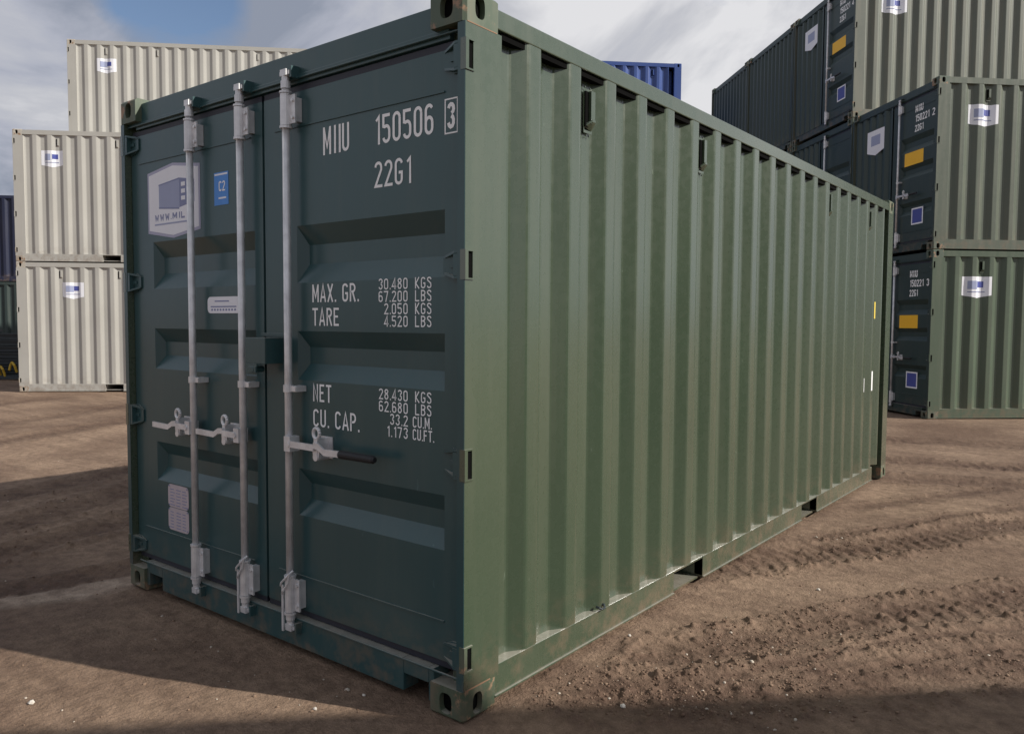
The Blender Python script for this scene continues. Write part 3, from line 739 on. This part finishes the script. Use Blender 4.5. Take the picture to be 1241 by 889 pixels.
# stacked steel and a yellow machine part at the far left edge
p0 = Vector((-20.4, 5.8))
st = empty('steel_beam_stack', (p0.x, p0.y, 0), R(38)); tag(st, 'stack of dark steel beams on the dirt left of the cream containers', 'steel beams')
for i in range(7):
    z = .04+i*.155; dx = (i*37 % 11)*.05-.25
    part('steel_beam', i, lambda m: (m.box(-2.4+dx, 1.6+dx, -.5, -.36, z, z+.03), m.box(-2.4+dx, 1.6+dx, -.44, -.42, z+.03, z+.10), m.box(-2.4+dx, 1.6+dx, -.5, -.36, z+.10, z+.13),
         m.box(-2.4+dx, 1.6+dx, .0, .14, z, z+.13)), STEEL, st)
part('support_block', 0, lambda m: [m.box(a, a+.12, -.55, .2, 1.135, 1.20) for a in (-1.8, -.4, .9)], STEEL, st)
y_ = empty('lifting_chain_bundle', (p0.x+1.15, p0.y-.25, 0), R(38)); tag(y_, 'bundle of yellow lifting hooks lying in front of the steel beams', 'lifting gear')
hr = random.Random(4)
for i in range(14):
    a = -1.9+i*.21+hr.uniform(-.05, .05); zz = hr.uniform(.10, .24); w = hr.uniform(.10, .20); q_ = hr.uniform(-.06, .10)
    part('hook', i, lambda m: m.path([(a, q_, zz), (a+.02, q_+.03, zz+.14), (a+w*.5, q_, zz+.20), (a+w, q_-.03, zz+.12), (a+w*1.2, q_, zz-.04)], .028, 7), YPAINT, y_)
part('carrier_bar', 0, lambda m: (m.box(-2.1, 1.0, .06, .14, .02, .12), m.box(-2.1, 1.0, -.06, .0, .02, .10)), STEEL, y_)

# ------------------------------------------------------------------ the dirt yard
def vnoise(x, y, seed):
    tab = np.random.default_rng(seed).random((256, 256))
    xi = np.floor(x).astype(np.int64); yi = np.floor(y).astype(np.int64); fx = x-xi; fy = y-yi
    fx = fx*fx*fx*(fx*(fx*6-15)+10); fy = fy*fy*fy*(fy*(fy*6-15)+10)
    a = tab[xi & 255, yi & 255]; b = tab[(xi+1) & 255, yi & 255]; c = tab[xi & 255, (yi+1) & 255]; d = tab[(xi+1) & 255, (yi+1) & 255]
    return (a*(1-fx)+b*fx)*(1-fy)+(c*(1-fx)+d*fx)*fy-.5
def fbm(x, y, sc, oc, seed, g_=.5):
    s = 0; a = 1
    for o in range(oc):
        t = o*.7; X = (x*math.cos(t)-y*math.sin(t))*sc*2**o; Y = (x*math.sin(t)+y*math.cos(t))*sc*2**o
        s = s+a*vnoise(X+o*17.3, Y+o*9.1, seed+o); a *= g_
    return s
TRACKS = [  # centre line, half width, depth, cloddiness
 ([(-.5, 1.7), (-.04, 2.50), (1.24, 4.80), (2.9, 7.6), (5, 10.5)], .17, .022, 1.5),
 ([(.25, 1.05), (.47, 1.42), (1.41, 2.95), (2.6, 5.0), (4.5, 8)], .16, .018, 1.4),
 ([(.22, .52), (.9, 1.18), (1.52, 2.0), (3.2, 3.9), (5, 6)], .17, .012, 1.0),
 ([(-4.5, 5.6), (.1, 7.15), (1.3, 7.7), (3.2, 8.4), (6, 9.6)], .20, .022, 1.),
 ([(-3.6, 4.6), (.3, 6.15), (1.4, 6.6), (3.2, 7.4), (6, 8.8)], .18, .026, 1.),
 ([(-4, 7.6), (.0, 9.0), (2, 9.6), (6, 10.6)], .25, .02, .6),
 ([(-3.6, -2.6), (-4.18, -.8), (-4.40, .05), (-4.80, 1.1), (-5.7, 2.9), (-7.2, 5.5)], .19, .032, 1.2),
 ([(-3.0, -2.6), (-3.55, -.8), (-3.72, .05), (-4.02, 1.1), (-4.8, 2.9), (-6.2, 5.5)], .17, .030, 1.1),
 ([(-4.6, -2.2), (-5.2, -.3), (-5.4, .6), (-5.9, 1.8), (-6.9, 4)], .18, .024, .8),
 ([(-3.2, -2.0), (-2.98, -.9), (-2.80, -.2), (-2.66, .6), (-2.60, 2.2)], .13, .022, .3),
 ([(-8.0, -3), (-8.4, .6), (-9.6, 3.4), (-11.5, 7)], .22, .022, .5),
 ([(-9.4, -3), (-10.0, 1.0), (-11.4, 4.0), (-13.5, 7.4)], .22, .022, .5),
 ([(.55, 1.0), (1.0, 1.75), (1.62, 2.65), (3.2, 5.0)], .035, .008, .25),
 ([(.75, 1.0), (1.15, 1.68), (1.75, 2.5), (3.3, 4.8)], .030, .007, .25),
 ([(.2, 3.4), (.9, 4.9), (1.6, 6.2), (3.0, 8.4)], .07, .008, .4),
 ([(.1, 4.6), (.9, 6.1), (2.2, 8.2), (4, 10.5)], .10, .008, .4),
 ([(-12, -3), (-12.6, 1.6), (-14.0, 4.2)], .25, .02, .4),
]
def trackinfo(x, y):
    h = np.zeros_like(x); dark = np.zeros_like(x); clod = np.zeros_like(x)
    wob = fbm(x, y, .9, 2, 91)*.10
    for pts, hw, dep, cl in TRACKS:
        best = np.full_like(x, 9.); along = np.zeros_like(x); L = 0
        # smooth the polyline
        P = np.array(pts, float)
        for _ in range(2):
            Q = [P[0]]
            for a, b in zip(P, P[1:]): Q += [a*.75+b*.25, a*.25+b*.75]
            Q.append(P[-1]); P = np.array(Q)
        for a, b in zip(P, P[1:]):
            d = b-a; l = np.hypot(*d); d = d/l
            t = np.clip((x-a[0])*d[0]+(y-a[1])*d[1], 0, l)
            sd_ = (x-a[0])*(-d[1])+(y-a[1])*d[0]
            dist = np.hypot(x-a[0]-t*d[0], y-a[1]-t*d[1]); m_ = dist < np.abs(best)
            best = np.where(m_, np.sign(sd_)*dist, best); along = np.where(m_, L+t, along); L += l
        u = (best+wob)/hw; au = np.abs(u)
        rut = np.exp(-(au**4)*1.2); rim = np.exp(-((au-1.35)/.33)**2)
        lug_ = np.sin(2*math.pi*(along/.115+np.abs(u)*.55))
        h += .6*(-dep*rut)+dep*.35*rim*(1+1.1*vnoise(x*9, y*9, 55))+rut*dep*.22*np.clip(lug_*2, -1, 1)*(au < 1.1)*1.2*np.clip(vnoise(x*1.3, y*1.3, 8)*2.4+.55, 0, 1)
        dark = np.maximum(dark, rut*.75+rim*.35); clod = np.maximum(clod, (rut*.6+rim)*cl)
    return h, dark, clod
PALE = [(-3.75, -2.6), (-3.25, -1.5), (-2.93, -.9), (-2.70, -.50), (-2.55, -.12), (-2.48, .25), (-2.50, 1.2)]
def paleband(x, y):
    best = np.full_like(x, 9.); P = np.array(PALE)
    for a, b in zip(P, P[1:]):
        d = b-a; l = np.hypot(*d); d = d/l; t = np.clip((x-a[0])*d[0]+(y-a[1])*d[1], 0, l)
        best = np.minimum(best, np.hypot(x-a[0]-t*d[0], y-a[1]-t*d[1]))
    return np.clip(1-best/(.17+.10*fbm(x, y, 2.5, 3, 44)), 0, 1)
def under(x, y):    # 1 beneath and hard against the big container, fading out
    dx = np.maximum(np.maximum(-2.47-x, x-.03), 0); dy = np.maximum(np.maximum(-.03-y, y-6.09), 0)
    return np.clip(1-np.hypot(dx, dy)/.16, 0, 1)
def height(x, y):
    r = np.hypot(x-CAM.x, y-CAM.y)
    h, dark, clod = trackinfo(x, y)
    near = np.clip(1.15-r/38, 0, 1)
    cm = np.clip(clod, 0, 1.6)
    h = h+fbm(x, y, .8, 3, 5)*.022
    h = h+fbm(x, y, 7, 4, 31, .6)*(.0035+.006*cm)
    b = fbm(x, y, 26, 2, 77, .6); h = h+np.where(b > .10, (b-.10)*.035, 0)*(.06+cm)
    h = h-.012
    k = under(x, y); h = h*(1-k)+np.minimum(h*.5+.002, .006)*k
    return h*near-.35*0, dark, clod
na, nr = 960, 560
fwd = math.atan2(f.y, f.x)
half = R(46)
ang = np.concatenate([np.linspace(-half, half, na), np.linspace(half, 2*math.pi-half, 62)[1:-1]])+fwd
rad = np.concatenate([np.array([.02, .6, 1.2, 1.8, 2.3]), 1/np.linspace(1/2.7, 1/70., nr), np.array([80, 95, 120, 170, 260, 450, 900, 2000, 4500])])
A_, R_ = np.meshgrid(ang, rad, indexing='xy'); gx = CAM.x+R_*np.cos(A_); gy = CAM.y+R_*np.sin(A_)
gh, gd, gc = height(gx, gy)
nA, nR = len(ang), len(rad)
co = np.stack([gx, gy, gh], -1).reshape(-1, 3).astype(np.float32)
i = np.arange(nR-1)[:, None]*nA; j = np.arange(nA)[None, :]; j2 = (j+1) % nA
quads = np.stack([i+j, i+nA+j, i+nA+j2, i+j2], -1).reshape(-1, 4)
me = bpy.data.meshes.new('dirt_ground'); me.vertices.add(len(co)); me.vertices.foreach_set('co', co.ravel())
me.loops.add(quads.size); me.loops.foreach_set('vertex_index', quads.ravel().astype(np.int32)); me.polygons.add(len(quads))
me.polygons.foreach_set('loop_start', np.arange(0, quads.size, 4, dtype=np.int32))
at_ = me.attributes.new('damp', 'FLOAT', 'POINT'); at_.data.foreach_set('value', gd.reshape(-1).astype(np.float32))
at2 = me.attributes.new('pale', 'FLOAT', 'POINT'); at2.data.foreach_set('value', paleband(gx, gy).reshape(-1).astype(np.float32))
me.update(calc_edges=True); me.validate()
me.polygons.foreach_set('use_smooth', np.ones(len(quads), dtype=bool))
m, t, b = newmat('dirt')
c = N(t, 'ShaderNodeTexCoord').outputs['Object']
v1 = noise(t, c, .55, 4., .55, .6); v2 = noise(t, c, 6., 6., .62); v3 = noise(t, c, 55., 4., .6)
att = N(t, 'ShaderNodeAttribute', attribute_name='damp')
mpx = N(t, 'ShaderNodeMapping'); mpx.inputs['Rotation'].default_value = (0, 0, R(-52)); mpx.inputs['Scale'].default_value = (.35, 2.6, 1); t.links.new(c, mpx.inputs[0])
v4 = noise(t, mpx.outputs[0], 1.6, 5., .55, .3)
cc_ = mix(t, (.150, .097, .067), (.305, .217, .153), ramp(t, v1, [(.34, 0.), (.66, 1.)]))
cc_ = mix(t, cc_, (.130, .084, .060), mth(t, 'MULTIPLY', ramp(t, v4, [(.46, 0.), (.66, 1.)]), .5))
cc_ = mix(t, cc_, (.100, .062, .045), mth(t, 'MULTIPLY', ramp(t, v2, [(.54, 0.), (.76, 1.)]), .5))
cc_ = mix(t, cc_, (.070, .038, .026), mth(t, 'MULTIPLY', mth(t, 'MULTIPLY', att.outputs['Fac'], ramp(t, v2, [(.28, .45), (.60, 1.)])), .9))
cc_ = mix(t, cc_, (.40, .31, .23), mth(t, 'MULTIPLY', ramp(t, v3, [(.60, 0.), (.78, 1.)]), .35))
att2 = N(t, 'ShaderNodeAttribute', attribute_name='pale')
cc_ = mix(t, cc_, (.46, .37, .29), mth(t, 'MULTIPLY', ramp(t, att2.outputs['Fac'], [(.05, 0.), (.7, 1.)]), mth(t, 'MULTIPLY', ramp(t, v2, [(.3, 1.), (.65, .35)]), .85)))
v5 = noise(t, c, 190., 3., .65)
cc_ = mix(t, cc_, mix(t, (.55, .53, .50), (1.35, 1.33, 1.30), ramp(t, v5, [(.30, 0.), (.70, 1.)])), .6, 'MULTIPLY')
cc_ = mix(t, cc_, mix(t, (.62, .60, .58), (1.2, 1.2, 1.2), ramp(t, noise(t, c, 17., 6., .7), [(.36, 0.), (.60, 1.)])), .7, 'MULTIPLY')
t.links.new(cc_, b.inputs['Base Color'])
t.links.new(ramp(t, v1, [(.3, .78), (.7, .95)]), b.inputs['Roughness']); b.inputs['Specular IOR Level'].default_value = .3
hb = mth(t, 'ADD', mth(t, 'ADD', mth(t, 'MULTIPLY', v2, .5), mth(t, 'MULTIPLY', v3, .45)), mth(t, 'MULTIPLY', v5, .16)); bump(t, b, hb, .022, 1.)
DIRT = m; me.materials.append(DIRT)
go = bpy.data.objects.new('dirt_ground', me); COL.objects.link(go); tag(go, kind='structure')

# clods of earth and small stones, thrown up mostly along the wheel tracks
ph = (1+5**.5)/2
ico = np.array([(-1, ph, 0), (1, ph, 0), (-1, -ph, 0), (1, -ph, 0), (0, -1, ph), (0, 1, ph), (0, -1, -ph), (0, 1, -ph), (ph, 0, -1), (ph, 0, 1), (-ph, 0, -1), (-ph, 0, 1)])/1.9
icf = np.array([(0, 11, 5), (0, 5, 1), (0, 1, 7), (0, 7, 10), (0, 10, 11), (1, 5, 9), (5, 11, 4), (11, 10, 2), (10, 7, 6), (7, 1, 8), (3, 9, 4), (3, 4, 2), (3, 2, 6), (3, 6, 8), (3, 8, 9), (4, 9, 5), (2, 4, 11), (6, 2, 10), (8, 6, 7), (9, 8, 1)])
def scatter(name, n, smin, smax, mat, bias, lab, cat, pw=3.):
    th_ = fwd+RNG.uniform(-R(42), R(42), n*5); r_ = 1/RNG.uniform(1/16., 1/2.9, n*5)
    x = CAM.x+r_*np.cos(th_); y = CAM.y+r_*np.sin(th_); h, dk, cl = height(x, y)
    clump = np.clip(fbm(x, y, 1.7, 3, 63)+.25, .03, 1)
    keep = (RNG.random(n*5) < (np.clip(cl, 0, 1.6)*bias+(1-bias)*.35)*clump*1.9) & (under(x, y) < .9)
    x, y, h = x[keep][:n], y[keep][:n], h[keep][:n]; k = len(x)
    s = smin+(smax-smin)*RNG.random(k)**pw
    V = ico[None]*(1+RNG.uniform(-.28, .28, (k, 12, 1)))*s[:, None, None]*RNG.uniform(.6, 1.25, (k, 1, 3)); V[:, :, 2] *= .7
    a = RNG.uniform(0, 6.28, k); cs, sn = np.cos(a)[:, None], np.sin(a)[:, None]
    X = V[:, :, 0]*cs-V[:, :, 1]*sn; Y = V[:, :, 0]*sn+V[:, :, 1]*cs
    V = np.stack([X+x[:, None], Y+y[:, None], V[:, :, 2]+(h+s*.18)[:, None]], -1).reshape(-1, 3)
    F = (icf[None]+(np.arange(k)*12)[:, None, None]).reshape(-1, 3)
    me = bpy.data.meshes.new(name); me.vertices.add(len(V)); me.vertices.foreach_set('co', V.astype(np.float32).ravel())
    me.loops.add(F.size); me.loops.foreach_set('vertex_index', F.ravel().astype(np.int32)); me.polygons.add(len(F))
    me.polygons.foreach_set('loop_start', np.arange(0, F.size, 3, dtype=np.int32)); me.update(calc_edges=True); me.validate()
    me.materials.append(mat); o = bpy.data.objects.new(name, me); COL.objects.link(o); tag(o, lab, cat, kind='stuff')
CLOD = plain('damp_clod', (.135, .082, .054), .9, var=.45, bsc=90., bd=.003)
CLOD2 = plain('dry_clod', (.21, .14, .095), .92, var=.3, bsc=90., bd=.003)
GRIT = plain('pale_grit', (.46, .40, .33), .8, var=.25)
scatter('earth_clods', 9000, .0016, .0085, CLOD, .985, 'damp brown clods scattered along the wheel tracks', 'clods')
scatter('dry_earth_crumbs', 5000, .002, .009, CLOD2, .8, 'dry crumbs of earth over the yard', 'crumbs')
scatter('grit', 320, .003, .010, GRIT, .3, 'pale grit on the dirt', 'grit')
def ground_at(px, py):
    d = f+rr*((px-620.5)/964.03)-uu*((py-444.5)/964.03); k = -CAM.z/d.z; p = CAM+d*k; return p.x, p.y
STONE = plain('pale_stone', (.62, .57, .50), .8, var=.15)
for n_, (px, py, s, lb) in enumerate([(755, 853, .013, 'white stone on the shaded edge in front of the long green side'), (38, 847, .015, 'white stone on the sunlit dirt at the bottom left corner'),
                        (992, 712, .012, 'pale stone on the dirt right of the big green container'), (763, 770, .009, 'small pale stone between the bottom rail and the clods'), (382, 858, .009, 'small stone at the tip of the sunlit wedge'), (441, 842, .008, 'small stone in the shade below the door sill')]):
    x, y = ground_at(px, py); h = float(height(np.array([x]), np.array([y]))[0][0])
    mm = MB(); rs = random.Random(n_); mm.add([tuple(c_*s*(1+rs.uniform(-.2, .2)) for c_ in p) for p in ico], [tuple(int(q_) for q_ in q) for q in icf])
    o = bpy.data.objects.new('stone', mm.mesh('stone', STONE)); COL.objects.link(o); o.location = (x, y, h+s*.35); o.scale = (1, .8, .65); tag(o, lb, 'stone', 'loose stones')
